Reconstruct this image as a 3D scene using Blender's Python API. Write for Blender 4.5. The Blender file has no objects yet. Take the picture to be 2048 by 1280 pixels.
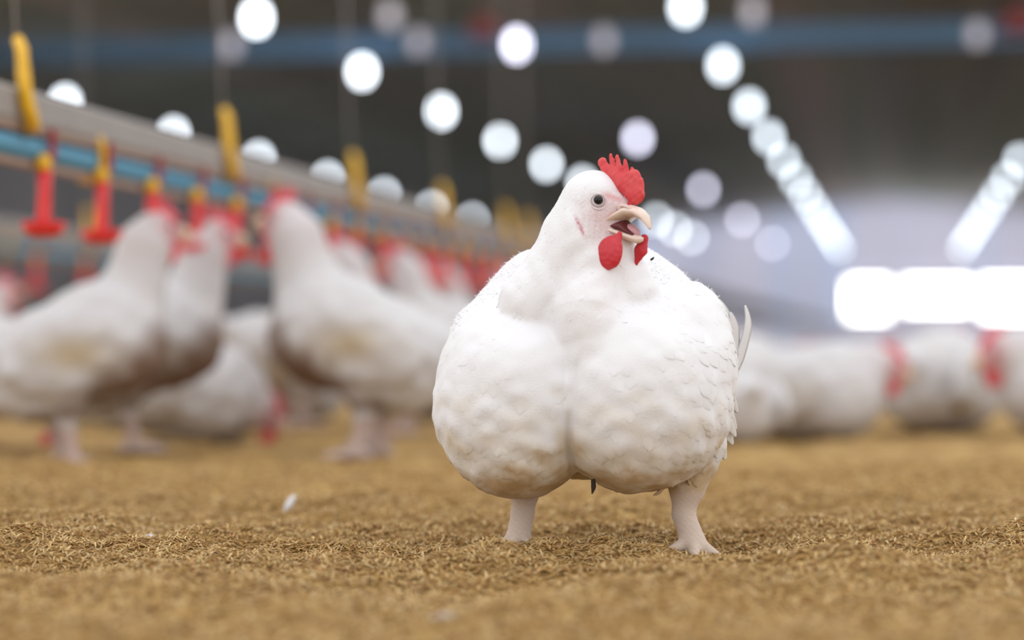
import bpy, math, random
import numpy as np
from mathutils import Vector, Matrix

# ------------------------------------------------------------------ camera, sky, exposure
scene = bpy.context.scene
COL = scene.collection
FPX, CAM_H, HORIZON = 4836.0, 0.24, 685.0            # focal length in pixels, eye height, image row of the horizon
FOCUS = 2.765
cam_data = bpy.data.cameras.new('camera')
cam_data.sensor_width = 36.0
cam_data.lens = 85.0
cam_data.shift_y = (HORIZON - 640.0) / 2048.0
cam_data.clip_end = 500
cam_data.dof.use_dof = True
cam_data.dof.focus_distance = FOCUS
cam_data.dof.aperture_fstop = 1.95
cam = bpy.data.objects.new('camera', cam_data)
cam.location = (0, 0, CAM_H)
cam.rotation_euler = (math.radians(90), 0, 0)
COL.objects.link(cam)
scene.camera = cam

scene.view_settings.view_transform = 'Standard'
scene.view_settings.look = 'None'
scene.view_settings.gamma = 1.0
scene.view_settings.use_curve_mapping = False
scene.view_settings.exposure = 0.0
scene.cycles.use_adaptive_sampling = False
scene.cycles.max_bounces = 6
scene.cycles.diffuse_bounces = 4

world = bpy.data.worlds.new('daylight')
scene.world = world
world.use_nodes = True
wn = world.node_tree
wbg = wn.nodes['Background']
wtc = wn.nodes.new('ShaderNodeTexCoord')
wsep = wn.nodes.new('ShaderNodeSeparateXYZ')
wramp = wn.nodes.new('ShaderNodeValToRGB')
wn.links.new(wtc.outputs['Generated'], wsep.inputs[0])
wn.links.new(wsep.outputs['Z'], wramp.inputs[0])
wramp.color_ramp.elements[0].position = 0.0
wramp.color_ramp.elements[0].color = (0.79, 0.80, 0.83, 1)
wramp.color_ramp.elements[1].position = 0.9
wramp.color_ramp.elements[1].color = (0.80, 0.80, 0.81, 1)
wn.links.new(wramp.outputs[0], wbg.inputs['Color'])
wbg.inputs['Strength'].default_value = 1.95

rng = np.random.default_rng(7)
random.seed(7)

# ------------------------------------------------------------------ house frame
TH = math.atan((1800.0 - 1024.0) / FPX)              # the house axis runs to the right of the lens axis
CT, ST = math.cos(TH), math.sin(TH)
def hw(X, Z, h=0.0):
    """house coordinates (across, along, height) -> world"""
    return Vector((X * CT + Z * ST, -X * ST + Z * CT, h))
HROT = -TH

# ------------------------------------------------------------------ object helpers
def tag(o, label=None, cat=None, group=None, kind=None):
    if label: o['label'] = label
    if cat: o['category'] = cat
    if group: o['group'] = group
    if kind: o['kind'] = kind
    return o

def empty(name, loc=(0, 0, 0), rz=0.0):
    o = bpy.data.objects.new(name, None)
    o.empty_display_size = 0.05
    COL.objects.link(o)
    o.location = loc
    o.rotation_euler = (0, 0, rz)
    return o

def copy_tree(o, parent=None):
    c = o.copy()
    COL.objects.link(c)
    c.parent = parent
    for ch in list(o.children):
        copy_tree(ch, c)
    return c

class MB:
    """collects shapes into one mesh"""
    def __init__(self):
        self.v, self.f, self.n, self.c = [], [], 0, []
    def add(self, verts, faces, col=None):
        verts = np.asarray(verts, dtype=np.float64).reshape(-1, 3)
        self.v.append(verts)
        for f in faces:
            self.f.append(tuple(int(i) + self.n for i in f))
        if col is not None:
            col = np.asarray(col, dtype=np.float64)
            if col.ndim == 1:
                col = np.tile(col, (len(verts), 1))
            self.c.append(col)
        self.n += len(verts)
        return self
    def box(self, c, s, rz=0.0):
        hx, hy, hz = s[0] / 2, s[1] / 2, s[2] / 2
        p = np.array([(x, y, z) for z in (-hz, hz) for y in (-hy, hy) for x in (-hx, hx)])
        ca, sa = math.cos(rz), math.sin(rz)
        q = np.c_[p[:, 0] * ca - p[:, 1] * sa, p[:, 0] * sa + p[:, 1] * ca, p[:, 2]] + np.array(c)
        return self.add(q, [(0, 2, 3, 1), (4, 5, 7, 6), (0, 1, 5, 4), (2, 6, 7, 3), (0, 4, 6, 2), (1, 3, 7, 5)])
    def lathe(self, prof, c=(0, 0, 0), n=20):
        v, f = [], []
        for r, z in prof:
            for k in range(n):
                a = 2 * math.pi * k / n
                v.append((c[0] + r * math.cos(a), c[1] + r * math.sin(a), c[2] + z))
        m = len(prof)
        for i in range(m - 1):
            for k in range(n):
                k2 = (k + 1) % n
                f.append((i * n + k, i * n + k2, (i + 1) * n + k2, (i + 1) * n + k))
        f.append(tuple(range(n - 1, -1, -1)))
        f.append(tuple((m - 1) * n + k for k in range(n)))
        return self.add(v, f)
    def tube(self, pts, r, n=10, flat=None):
        pts = [Vector(p) for p in pts]
        rs = r if hasattr(r, '__len__') else [r] * len(pts)
        up = Vector((0, 0, 1))
        v, f = [], []
        for i, p in enumerate(pts):
            t = (pts[min(i + 1, len(pts) - 1)] - pts[max(i - 1, 0)]).normalized()
            a = t.cross(up)
            if a.length < 1e-3:
                a = Vector((1, 0, 0))
            a.normalize()
            b = a.cross(t).normalized()
            fb = 1.0 if flat is None else flat
            for k in range(n):
                g = 2 * math.pi * k / n
                v.append(p + a * (math.cos(g) * rs[i]) + b * (math.sin(g) * rs[i] * fb))
        for i in range(len(pts) - 1):
            for k in range(n):
                k2 = (k + 1) % n
                f.append((i * n + k, i * n + k2, (i + 1) * n + k2, (i + 1) * n + k))
        f.append(tuple(range(n - 1, -1, -1)))
        f.append(tuple((len(pts) - 1) * n + k for k in range(n)))
        return self.add([tuple(q) for q in v], f)
    def prism(self, poly, p0, p1, side, up):
        """extrude a 2D outline (side, up) from p0 to p1"""
        p0, p1, side, up = Vector(p0), Vector(p1), Vector(side), Vector(up)
        n = len(poly)
        v = [tuple(p0 + side * a + up * b) for a, b in poly] + [tuple(p1 + side * a + up * b) for a, b in poly]
        f = [(i, (i + 1) % n, n + (i + 1) % n, n + i) for i in range(n)]
        f += [tuple(range(n - 1, -1, -1)), tuple(range(n, 2 * n))]
        return self.add(v, f)
    def build(self, name, mat, parent=None, smooth=True):
        me = bpy.data.meshes.new(name)
        me.from_pydata(np.concatenate(self.v).tolist(), [], self.f)
        if self.c:
            a = me.attributes.new('tint', 'FLOAT_COLOR', 'POINT')
            c = np.concatenate(self.c)
            a.data.foreach_set('color', np.c_[c, np.ones(len(c))].astype(np.float32).ravel())
        me.update()
        if smooth:
            me.polygons.foreach_set('use_smooth', [True] * len(me.polygons))
        me.materials.append(mat)
        o = bpy.data.objects.new(name, me)
        COL.objects.link(o)
        o.parent = parent
        return o

def np_mesh(name, verts, quads, mat, parent=None, tint=None, smooth=True):
    """fast mesh from numpy arrays of equal sized faces"""
    me = bpy.data.meshes.new(name)
    nf, k = quads.shape
    me.vertices.add(len(verts))
    me.vertices.foreach_set('co', np.asarray(verts, dtype=np.float32).ravel())
    me.loops.add(nf * k)
    me.loops.foreach_set('vertex_index', quads.astype(np.int32).ravel())
    me.polygons.add(nf)
    me.polygons.foreach_set('loop_start', np.arange(0, nf * k, k, dtype=np.int32))
    me.polygons.foreach_set('use_smooth', np.full(nf, smooth))
    me.update(calc_edges=True)
    if tint is not None:
        a = me.attributes.new('tint', 'FLOAT_COLOR', 'POINT')
        a.data.foreach_set('color', np.c_[tint, np.ones(len(tint))].astype(np.float32).ravel())
    me.materials.append(mat)
    o = bpy.data.objects.new(name, me)
    COL.objects.link(o)
    o.parent = parent
    return o

# ------------------------------------------------------------------ materials
def mat(name, col=(0.8, 0.8, 0.8), rough=0.6, metal=0.0, spec=0.5, sss=0.0, sss_r=(0.01, 0.004, 0.002),
        emit=None, estr=0.0, attr=False, noise=None, bump=None, sheen=0.0, coat=0.0):
    m = bpy.data.materials.new(name)
    m.use_nodes = True
    nt = m.node_tree
    b = nt.nodes['Principled BSDF']
    b.inputs['Base Color'].default_value = (*col, 1)
    b.inputs['Roughness'].default_value = rough
    b.inputs['Metallic'].default_value = metal
    b.inputs['Specular IOR Level'].default_value = spec
    b.inputs['Sheen Weight'].default_value = sheen
    b.inputs['Coat Weight'].default_value = coat
    if sss > 0:
        b.inputs['Subsurface Weight'].default_value = sss
        b.inputs['Subsurface Radius'].default_value = (1, 0.4, 0.25)
        b.inputs['Subsurface Scale'].default_value = sss_r[0]
    if emit:
        b.inputs['Emission Color'].default_value = (*emit, 1)
        b.inputs['Emission Strength'].default_value = estr
    src = None
    tc = nt.nodes.new('ShaderNodeTexCoord')
    if attr:
        at = nt.nodes.new('ShaderNodeAttribute')
        at.attribute_name = 'tint'
        src = at.outputs['Color']
    if noise:                                          # (scale, amount, second colour)
        nz = nt.nodes.new('ShaderNodeTexNoise')
        nz.inputs['Scale'].default_value = noise[0]
        nz.inputs['Detail'].default_value = 5
        nt.links.new(tc.outputs['Object'], nz.inputs['Vector'])
        rp = nt.nodes.new('ShaderNodeValToRGB')
        rp.color_ramp.elements[0].position = 0.35
        rp.color_ramp.elements[1].position = 0.68
        rp.color_ramp.elements[0].color = (0, 0, 0, 1)
        rp.color_ramp.elements[1].color = (noise[1],) * 3 + (1,)
        nt.links.new(nz.outputs['Fac'], rp.inputs[0])
        mx = nt.nodes.new('ShaderNodeMix')
        mx.data_type = 'RGBA'
        nt.links.new(rp.outputs[0], mx.inputs['Factor'])
        if src is not None:
            nt.links.new(src, mx.inputs[6])
        else:
            mx.inputs[6].default_value = (*col, 1)
        mx.inputs[7].default_value = (*noise[2], 1)
        src = mx.outputs[2]
    if src is not None:
        nt.links.new(src, b.inputs['Base Color'])
    if bump:                                           # (scale, strength, distance)
        nz2 = nt.nodes.new('ShaderNodeTexNoise')
        nz2.inputs['Scale'].default_value = bump[0]
        nz2.inputs['Detail'].default_value = 4
        nt.links.new(tc.outputs['Object'], nz2.inputs['Vector'])
        bp = nt.nodes.new('ShaderNodeBump')
        bp.inputs['Strength'].default_value = bump[1]
        bp.inputs['Distance'].default_value = bump[2]
        nt.links.new(nz2.outputs['Fac'], bp.inputs['Height'])
        nt.links.new(bp.outputs[0], b.inputs['Normal'])
    return m

M_BODY = mat('white_feathered_skin', attr=True, rough=0.72, spec=0.25, bump=(520, 0.45, 0.0012))
M_FEATH = mat('white_feather', attr=True, rough=0.8, spec=0.2)
M_COMB = mat('red_comb', col=(0.58, 0.036, 0.045), rough=0.42, spec=0.4, sss=0.25, sss_r=(0.004,), noise=(90, 0.45, (0.66, 0.12, 0.11)), bump=(900, 0.35, 0.0012))
M_WATTLE = mat('red_wattle', col=(0.50, 0.018, 0.03), rough=0.4, spec=0.4, sss=0.2, sss_r=(0.004,), noise=(120, 0.4, (0.58, 0.06, 0.07)), bump=(700, 0.3, 0.001))
M_BEAK = mat('horn_beak', col=(0.68, 0.54, 0.45), rough=0.3, spec=0.5, sss=0.15, sss_r=(0.003,), noise=(60, 0.5, (0.72, 0.62, 0.55)))
M_MOUTH = mat('mouth_lining', col=(0.10, 0.012, 0.015), rough=0.5)
M_TONGUE = mat('pink_tongue', col=(0.52, 0.27, 0.29), rough=0.4)
M_EYE = mat('dark_pupil', col=(0.006, 0.006, 0.008), rough=0.1, spec=0.3)
M_IRIS = mat('grey_iris', col=(0.05, 0.043, 0.043), rough=0.3, spec=0.25)
M_LID = mat('eyelid_skin', col=(0.40, 0.31, 0.31), rough=0.6)
M_SKIN = mat('nostril_skin', col=(0.60, 0.44, 0.40), rough=0.6)
M_DARK = mat('dried_dirt', col=(0.03, 0.022, 0.02), rough=0.8)
M_BIRD = mat('soiled_white_plumage', attr=True, rough=0.85, spec=0.2, noise=(14, 0.3, (0.47, 0.42, 0.37)), bump=(60, 0.4, 0.006))
M_BIRDRED = mat('bird_comb_red', col=(0.62, 0.07, 0.09), rough=0.5)
M_BIRDBEAK = mat('bird_beak_horn', col=(0.66, 0.48, 0.34), rough=0.5)
M_RED = mat('red_plastic', col=(0.68, 0.018, 0.018), rough=0.4, noise=(30, 0.2, (0.55, 0.02, 0.02)))
M_DULLRED = mat('dull_red_enamel', col=(0.26, 0.06, 0.065), rough=0.6, noise=(6, 0.3, (0.2, 0.05, 0.05)))
M_SADDLE = mat('dark_red_plastic', col=(0.30, 0.02, 0.03), rough=0.5, noise=(30, 0.2, (0.24, 0.02, 0.03)))
M_YEL = mat('yellow_plastic', col=(0.80, 0.46, 0.02), rough=0.45, noise=(30, 0.25, (0.62, 0.36, 0.03)))
M_RAIL = mat('grey_rail_metal', col=(0.30, 0.28, 0.27), rough=0.6, metal=0.2, noise=(9, 0.4, (0.24, 0.22, 0.20)))
M_PIPE = mat('blue_water_pipe', col=(0.10, 0.30, 0.45), rough=0.45, noise=(8, 0.3, (0.09, 0.24, 0.36)))
M_CLIP = mat('brown_clip_strip', col=(0.30, 0.20, 0.15), rough=0.7, noise=(12, 0.3, (0.22, 0.15, 0.12)))
M_CORD = mat('grey_cord', col=(0.32, 0.30, 0.29), rough=0.8, noise=(40, 0.3, (0.25, 0.23, 0.22)))
M_SOCK = mat('lamp_socket', col=(0.25, 0.25, 0.26), rough=0.6, noise=(40, 0.3, (0.2, 0.2, 0.2)))
M_BEAM = mat('blue_painted_steel', col=(0.16, 0.36, 0.66), rough=0.5, noise=(0.25, 0.8, (0.09, 0.18, 0.28)))
M_WINDOW = mat('daylight_window', col=(0.8, 0.8, 0.8), rough=0.3, emit=(1.0, 1.0, 1.0), estr=8.0)
M_FRAME = mat('window_frame_metal', col=(0.35, 0.36, 0.38), rough=0.6, noise=(3, 0.3, (0.3, 0.3, 0.32)))
M_FLUFF = mat('loose_feather', col=(0.64, 0.63, 0.64), rough=0.85, noise=(60, 0.3, (0.56, 0.55, 0.56)))
M_HUSK = mat('rice_husk', attr=True, rough=0.7, spec=0.25)

def lamp_mat(name, col, s):
    return mat(name, col=(0.8, 0.8, 0.8), rough=0.4, emit=col, estr=s)
M_LAMP = lamp_mat('lamp_glow', (0.80, 0.90, 1.0), 6.8)
M_LAMP_B = lamp_mat('bright_lamp_glow', (0.84, 0.92, 1.0), 10.0)
M_LAMP_V = lamp_mat('violet_lamp_glow', (0.80, 0.80, 1.0), 7.5)
M_LAMP_DIM = lamp_mat('dim_lamp_glow', (0.72, 0.68, 0.85), 0.55)

def floor_material():
    m = bpy.data.materials.new('rice_husk_litter')
    m.use_nodes = True
    nt = m.node_tree
    b = nt.nodes['Principled BSDF']
    b.inputs['Roughness'].default_value = 0.9
    b.inputs['Specular IOR Level'].default_value = 0.15
    tc = nt.nodes.new('ShaderNodeTexCoord')
    n1 = nt.nodes.new('ShaderNodeTexNoise'); n1.inputs['Scale'].default_value = 14; n1.inputs['Detail'].default_value = 6
    n2 = nt.nodes.new('ShaderNodeTexNoise'); n2.inputs['Scale'].default_value = 130; n2.inputs['Detail'].default_value = 4
    for n in (n1, n2):
        nt.links.new(tc.outputs['Object'], n.inputs['Vector'])
    r1 = nt.nodes.new('ShaderNodeValToRGB')
    e = r1.color_ramp.elements
    e[0].position, e[0].color = 0.36, (0.30, 0.178, 0.062, 1)
    e[1].position, e[1].color = 0.62, (0.45, 0.302, 0.125, 1)
    x = e.new(0.5); x.color = (0.37, 0.235, 0.088, 1)
    r2 = nt.nodes.new('ShaderNodeValToRGB')
    r2.color_ramp.elements[0].position, r2.color_ramp.elements[0].color = 0.34, (0.60, 0.56, 0.50, 1)
    r2.color_ramp.elements[1].position, r2.color_ramp.elements[1].color = 0.62, (1.12, 1.1, 1.06, 1)
    nt.links.new(n1.outputs['Fac'], r1.inputs[0])
    nt.links.new(n2.outputs['Fac'], r2.inputs[0])
    mx = nt.nodes.new('ShaderNodeMix'); mx.data_type = 'RGBA'; mx.blend_type = 'MULTIPLY'
    mx.inputs['Factor'].default_value = 1.0
    nt.links.new(r1.outputs[0], mx.inputs[6]); nt.links.new(r2.outputs[0], mx.inputs[7])
    nt.links.new(mx.outputs[2], b.inputs['Base Color'])
    bp = nt.nodes.new('ShaderNodeBump'); bp.inputs['Strength'].default_value = 0.6; bp.inputs['Distance'].default_value = 0.006
    nt.links.new(n2.outputs['Fac'], bp.inputs['Height']); nt.links.new(bp.outputs[0], b.inputs['Normal'])
    return m
M_FLOOR = floor_material()

def streak_material(name, stops, scale=0.9, rough=0.8, across=0):
    """corrugated sheet: colour varies across the sheet, constant along it"""
    m = bpy.data.materials.new(name)
    m.use_nodes = True
    nt = m.node_tree
    b = nt.nodes['Principled BSDF']; b.inputs['Roughness'].default_value = rough
    b.inputs['Specular IOR Level'].default_value = 0.2
    tc = nt.nodes.new('ShaderNodeTexCoord')
    mp = nt.nodes.new('ShaderNodeMapping')
    sc = [0.02, 0.02, 0.02]; sc[across] = 1.0
    mp.inputs['Scale'].default_value = sc
    nt.links.new(tc.outputs['Object'], mp.inputs['Vector'])
    n = nt.nodes.new('ShaderNodeTexNoise'); n.inputs['Scale'].default_value = scale; n.inputs['Detail'].default_value = 3
    nt.links.new(mp.outputs[0], n.inputs['Vector'])
    r = nt.nodes.new('ShaderNodeValToRGB')
    el = r.color_ramp.elements
    while len(el) < len(stops):
        el.new(0.5)
    for i, (p, c) in enumerate(stops):
        el[i].position = p; el[i].color = (*c, 1)
    nt.links.new(n.outputs['Fac'], r.inputs[0])
    nt.links.new(r.outputs[0], b.inputs['Base Color'])
    return m
M_CEIL = streak_material('ceiling_sheet', [(0.36, (0.33, 0.38, 0.45)), (0.46, (0.57, 0.60, 0.63)), (0.54, (0.46, 0.55, 0.52)), (0.64, (0.70, 0.66, 0.70))], 0.55)
M_WALL = streak_material('wall_curtain', [(0.3, (0.42, 0.42, 0.45)), (0.7, (0.55, 0.54, 0.57))], 0.5, across=1)
def translucent(m, amount):
    nt = m.node_tree
    out = [n for n in nt.nodes if n.type == 'OUTPUT_MATERIAL'][0]
    b = nt.nodes['Principled BSDF']
    tr = nt.nodes.new('ShaderNodeBsdfTranslucent')
    if b.inputs['Base Color'].links:
        nt.links.new(b.inputs['Base Color'].links[0].from_socket, tr.inputs['Color'])
    mx = nt.nodes.new('ShaderNodeMixShader')
    mx.inputs['Fac'].default_value = amount
    nt.links.new(b.outputs[0], mx.inputs[1]); nt.links.new(tr.outputs[0], mx.inputs[2])
    nt.links.new(mx.outputs[0], out.inputs['Surface'])
M_ENDWALL = streak_material('end_wall_sheet', [(0.3, (0.74, 0.76, 0.86)), (0.5, (0.84, 0.84, 0.92)), (0.7, (0.72, 0.80, 0.95))], 0.45)

translucent(M_ENDWALL, 0.7)                            # translucency added: sky from behind brightens the far wall in place of haze

# ------------------------------------------------------------------ signed distance shapes
def smin(a, b, k):
    h = np.clip(0.5 + 0.5 * (b - a) / k, 0, 1)
    return b + (a - b) * h - k * h * (1 - h)
def smax(a, b, k):
    return -smin(-a, -b, k)
def ell(p, c, r, yaw=0.0, pitch=0.0):
    x, y, z = p[0] - c[0], p[1] - c[1], p[2] - c[2]
    if yaw:
        ca, sa = math.cos(yaw), math.sin(yaw)
        x, y = x * ca + y * sa, -x * sa + y * ca
    if pitch:
        ca, sa = math.cos(pitch), math.sin(pitch)
        x, z = x * ca + z * sa, -x * sa + z * ca
    k0 = np.sqrt((x / r[0]) ** 2 + (y / r[1]) ** 2 + (z / r[2]) ** 2)
    k1 = np.sqrt((x / r[0] ** 2) ** 2 + (y / r[1] ** 2) ** 2 + (z / r[2] ** 2) ** 2)
    return k0 * (k0 - 1.0) / np.maximum(k1, 1e-6)
def cone(p, a, ra, b, rb):
    """capsule with a radius running from ra to rb"""
    ax, ay, az = b[0] - a[0], b[1] - a[1], b[2] - a[2]
    L2 = ax * ax + ay * ay + az * az
    x, y, z = p[0] - a[0], p[1] - a[1], p[2] - a[2]
    t = np.clip((x * ax + y * ay + z * az) / L2, 0, 1)
    return np.sqrt((x - ax * t) ** 2 + (y - ay * t) ** 2 + (z - az * t) ** 2) - (ra + (rb - ra) * t)

def surface_nets(F, org, h):
    ins = F < 0
    nx, ny, nz = F.shape
    cnt = np.zeros((nx - 1, ny - 1, nz - 1), np.int8)
    corners = [(a, b, c) for a in (0, 1) for b in (0, 1) for c in (0, 1)]
    for a, b, c in corners:
        cnt += ins[a:nx - 1 + a, b:ny - 1 + b, c:nz - 1 + c]
    mixed = (cnt > 0) & (cnt < 8)
    I = np.argwhere(mixed)
    idx = np.full(mixed.shape, -1, np.int64)
    idx[mixed] = np.arange(len(I))
    vals = {c: F[I[:, 0] + c[0], I[:, 1] + c[1], I[:, 2] + c[2]] for c in corners}
    acc = np.zeros((len(I), 3)); num = np.zeros(len(I))
    for ca in corners:
        for ax in range(3):
            if ca[ax] == 0:
                cb = list(ca); cb[ax] = 1; cb = tuple(cb)
                va, vb = vals[ca], vals[cb]
                x = (va < 0) != (vb < 0)
                t = np.where(x, va / np.where(x, va - vb, 1), 0)
                pos = np.array(ca, float)[None, :].repeat(len(I), 0)
                pos[:, ax] += t
                acc += pos * x[:, None]; num += x
    V = (I + acc / num[:, None]) * h + np.array(org)
    quads = []
    for ax in range(3):
        b1, b2 = (ax + 1) % 3, (ax + 2) % 3
        sl0 = [slice(None)] * 3; sl1 = [slice(None)] * 3
        sl0[ax] = slice(0, -1); sl1[ax] = slice(1, None)
        s0, s1 = ins[tuple(sl0)], ins[tuple(sl1)]
        E = np.argwhere(s0 != s1)
        E = E[(E[:, b1] >= 1) & (E[:, b2] >= 1) & (E[:, b1] < F.shape[b1] - 1) & (E[:, b2] < F.shape[b2] - 1)]
        flag = s0[E[:, 0], E[:, 1], E[:, 2]]
        q = []
        for d1, d2 in ((-1, -1), (0, -1), (0, 0), (-1, 0)):
            C = E.copy(); C[:, b1] += d1; C[:, b2] += d2
            q.append(idx[C[:, 0], C[:, 1], C[:, 2]])
        q = np.stack(q, 1)
        q[~flag] = q[~flag][:, ::-1]
        quads.append(q)
    Q = np.concatenate(quads)
    return V, Q[(Q >= 0).all(1)]

def sdf_grad(fn, V, e):
    g = np.empty_like(V)
    for ax in range(3):
        o = np.zeros(3); o[ax] = e
        A, B = V + o, V - o
        g[:, ax] = fn((A[:, 0], A[:, 1], A[:, 2])) - fn((B[:, 0], B[:, 1], B[:, 2]))
    g /= 2 * e
    return g

def project(fn, V, e, n=2):
    for _ in range(n):
        d = fn((V[:, 0], V[:, 1], V[:, 2]))
        g = sdf_grad(fn, V, e)
        g2 = np.maximum((g ** 2).sum(1), 0.05)
        V = V - np.clip(d / g2, -4 * e, 4 * e)[:, None] * g
    return V

def sdf_mesh(fn, lo, hi, h):
    ax = [np.arange(lo[i], hi[i] + h, h, dtype=np.float32) for i in range(3)]
    P = (ax[0][:, None, None], ax[1][None, :, None], ax[2][None, None, :])
    F = fn(P)
    F = np.broadcast_to(F, (len(ax[0]), len(ax[1]), len(ax[2])))
    V, Q = surface_nets(F, lo, h)
    V = project(fn, V, h * 0.5, 2)
    return V, Q

def vnoise(p, seed=0):
    """cheap smooth 3D noise in about -1..1"""
    r = np.random.default_rng(seed)
    out = 0
    for i in range(13):
        k = r.normal(size=3); k /= np.linalg.norm(k)
        f = r.uniform(0.7, 1.6)
        out = out + np.sin(f * (k[0] * p[0] + k[1] * p[1] + k[2] * p[2]) * 2 * math.pi + r.uniform(0, 6.28))
    return out / 4.6

# ------------------------------------------------------------------ the house shell
HX0, HX1, HZ0, HZ1, HEAVE = -11.5, 11.5, 17.5, 74.0, 4.35
def struct(o):
    o['kind'] = 'structure'
    return o

def grid_axis(lo, hi, f0, f1, fine, growth):
    a = list(np.arange(f0, f1, fine)) + [f1]
    s, x = fine, f1
    while x < hi:
        s = min(s * growth, 4.0); x = min(x + s, hi); a.append(x)
    s, x = fine, f0
    while x > lo:
        s = min(s * growth, 4.0); x = max(x - s, lo); a.insert(0, x)
    return np.array(a)

def ground_z(x, y):
    """gentle mounds and scratched hollows of the litter"""
    p = (x, y, 0 * x)
    near = np.clip((y - 1.2) / 0.5, 0, 1) * np.clip((9.0 - y) / 3.0, 0, 1)
    z = 0.0085 * vnoise((x * 2.4, y * 1.9, 0 * x), 3) + 0.0085 * vnoise((x * 6.0, y * 6, 0 * x), 4) + 0.0055 * vnoise((x * 15, y * 15, 0 * x), 5) + 0.0014 * vnoise((x * 38, y * 38, 0 * x), 9)
    # heap of husks at the right, ridge in front of the left foot, hollow behind the feet
    z = z + 0.020 * np.exp(-(((x - 0.60) / 0.11) ** 2 + ((y - 2.84) / 0.10) ** 2))
    z = z + 0.010 * np.exp(-(((x - 0.085) / 0.05) ** 2 + ((y - 2.72) / 0.035) ** 2))
    z = z - 0.012 * np.exp(-(((x - 0.12) / 0.10) ** 2 + ((y - 2.93) / 0.05) ** 2))
    z = z + 0.007 * np.exp(-(((x + 0.45) / 0.22) ** 2 + ((y - 2.95) / 0.12) ** 2))
    for fx, fy in ((0.206, 2.76), (0.010, 2.83)):
        w = np.exp(-(((x - fx) / 0.06) ** 2 + ((y - fy) / 0.05) ** 2))
        z = z * (1 - w)
    return z * near

gx = grid_axis(-16, 26, -1.1, 1.1, 0.011, 1.12)
gy = grid_axis(-3, 78, 1.6, 4.6, 0.013, 1.10)
GX, GY = np.meshgrid(gx, gy, indexing='ij')
GZ = ground_z(GX, GY)
fv = np.stack([GX.ravel(), GY.ravel(), GZ.ravel()], 1)
ni, nj = GX.shape
ii, jj = np.meshgrid(np.arange(ni - 1), np.arange(nj - 1), indexing='ij')
b0 = (ii * nj + jj).ravel()
fq = np.stack([b0, b0 + nj, b0 + nj + 1, b0 + 1], 1)
struct(np_mesh('floor', fv, fq, M_FLOOR))

# ceiling, pitched from the ridge to the eaves
def house_obj(name, mb, m):
    o = mb.build(name, m, None, smooth=False)
    o.location = (0, 0, 0); o.rotation_euler = (0, 0, HROT)
    return struct(o)
c = MB()
c.prism([(HX0, 3.45), (0, 4.6), (HX1, 3.45), (HX1, 3.6), (0, 4.75), (HX0, 3.6)], (0, HZ0, 0), (0, HZ1 + 0.3, 0), (1, 0, 0), (0, 0, 1))
house_obj('ceiling', c, M_CEIL)
house_obj('wall_left', MB().box((HX0 - 0.1, (HZ0 + HZ1) / 2, 1.75), (0.2, HZ1 - HZ0, 3.5)), M_WALL)
wr_ = MB().box((HX1 + 0.1, (HZ0 + HZ1) / 2, 0.15), (0.2, HZ1 - HZ0, 0.5))     # unseen side, left open above kerb and posts to let sky light in
for Zp in np.arange(HZ0, HZ1 + 1, 8.0):
    wr_.box((HX1 + 0.1, Zp, 1.9), (0.16, 0.16, 3.1))
house_obj('wall_right', wr_, M_WALL)
house_obj('wall_back', MB().prism([(HX0, -0.1), (HX1, -0.1), (HX1, 3.45), (0, 4.6), (HX0, 3.45)], (0, HZ1, 0), (0, HZ1 + 0.2, 0), (1, 0, 0), (0, 0, 1)), M_ENDWALL)
# bright ventilation windows in the end wall
for k, (wx, wz, w, h) in enumerate([(-0.95, 1.55, 1.15, 1.0), (1.1, 1.66, 1.9, 0.75), (3.4, 1.56, 1.9, 1.0), (5.7, 1.6, 1.9, 1.0), (8.0, 1.6, 1.9, 1.0)]):
    fr = MB()
    for s in (-1, 1):
        fr.box((wx + s * (w / 2 + 0.05), HZ1 - 0.05, wz), (0.1, 0.14, h + 0.2))
        fr.box((wx, HZ1 - 0.05, wz + s * (h / 2 + 0.05)), (w, 0.14, 0.1))
    fo = house_obj('window_%d' % (k + 1), fr, M_FRAME)
    po = MB().box((wx, HZ1 - 0.04, wz), (w, 0.03, h)).build('pane', M_WINDOW, fo, smooth=False)

# blue steel tie beams across the house
def beam(Z, h, size, label):
    m = MB().box((0, 0, 0), (HX1 - HX0, 0.16, size))
    o = m.build('tie_beam', M_BEAM, None, smooth=False)
    o.location = hw(0, Z, h); o.rotation_euler = (0, 0, HROT)
    tag(o, label, 'beam', 'blue tie beams under the ceiling')
beam(23.9, CAM_H + 3.0, 0.22, 'blue steel tie beam spanning the house across the top of the photo')

# ------------------------------------------------------------------ hanging lamps
def ceil_z(X):
    return 4.6 - abs(X) * 0.1
def make_lamp(glow, cord, name='hanging_lamp'):
    root = empty(name)
    MB().lathe([(0.001, -0.10), (0.035, -0.092), (0.058, -0.06), (0.066, -0.01), (0.060, 0.045), (0.034, 0.085)], n=16).build('bulb', glow, root)
    MB().lathe([(0.034, 0.083), (0.040, 0.09), (0.040, 0.13), (0.022, 0.16), (0.006, 0.175)], n=12).build('socket', M_SOCK, root)
    MB().tube([(0, 0, 0.17), (0, 0, 0.5), (0, 0, cord)], 0.005, 6).build('cord', M_CORD, root)
    return root
ORD = ['nearest', 'second', 'third', 'fourth', 'fifth', 'sixth', 'seventh', 'eighth', 'ninth', 'tenth', 'eleventh', 'twelfth', 'thirteenth', 'fourteenth', 'fifteenth', 'sixteenth', 'seventeenth', 'eighteenth', 'nineteenth', 'twentieth']
protos = {}
LH = CAM_H + 2.70
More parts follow.
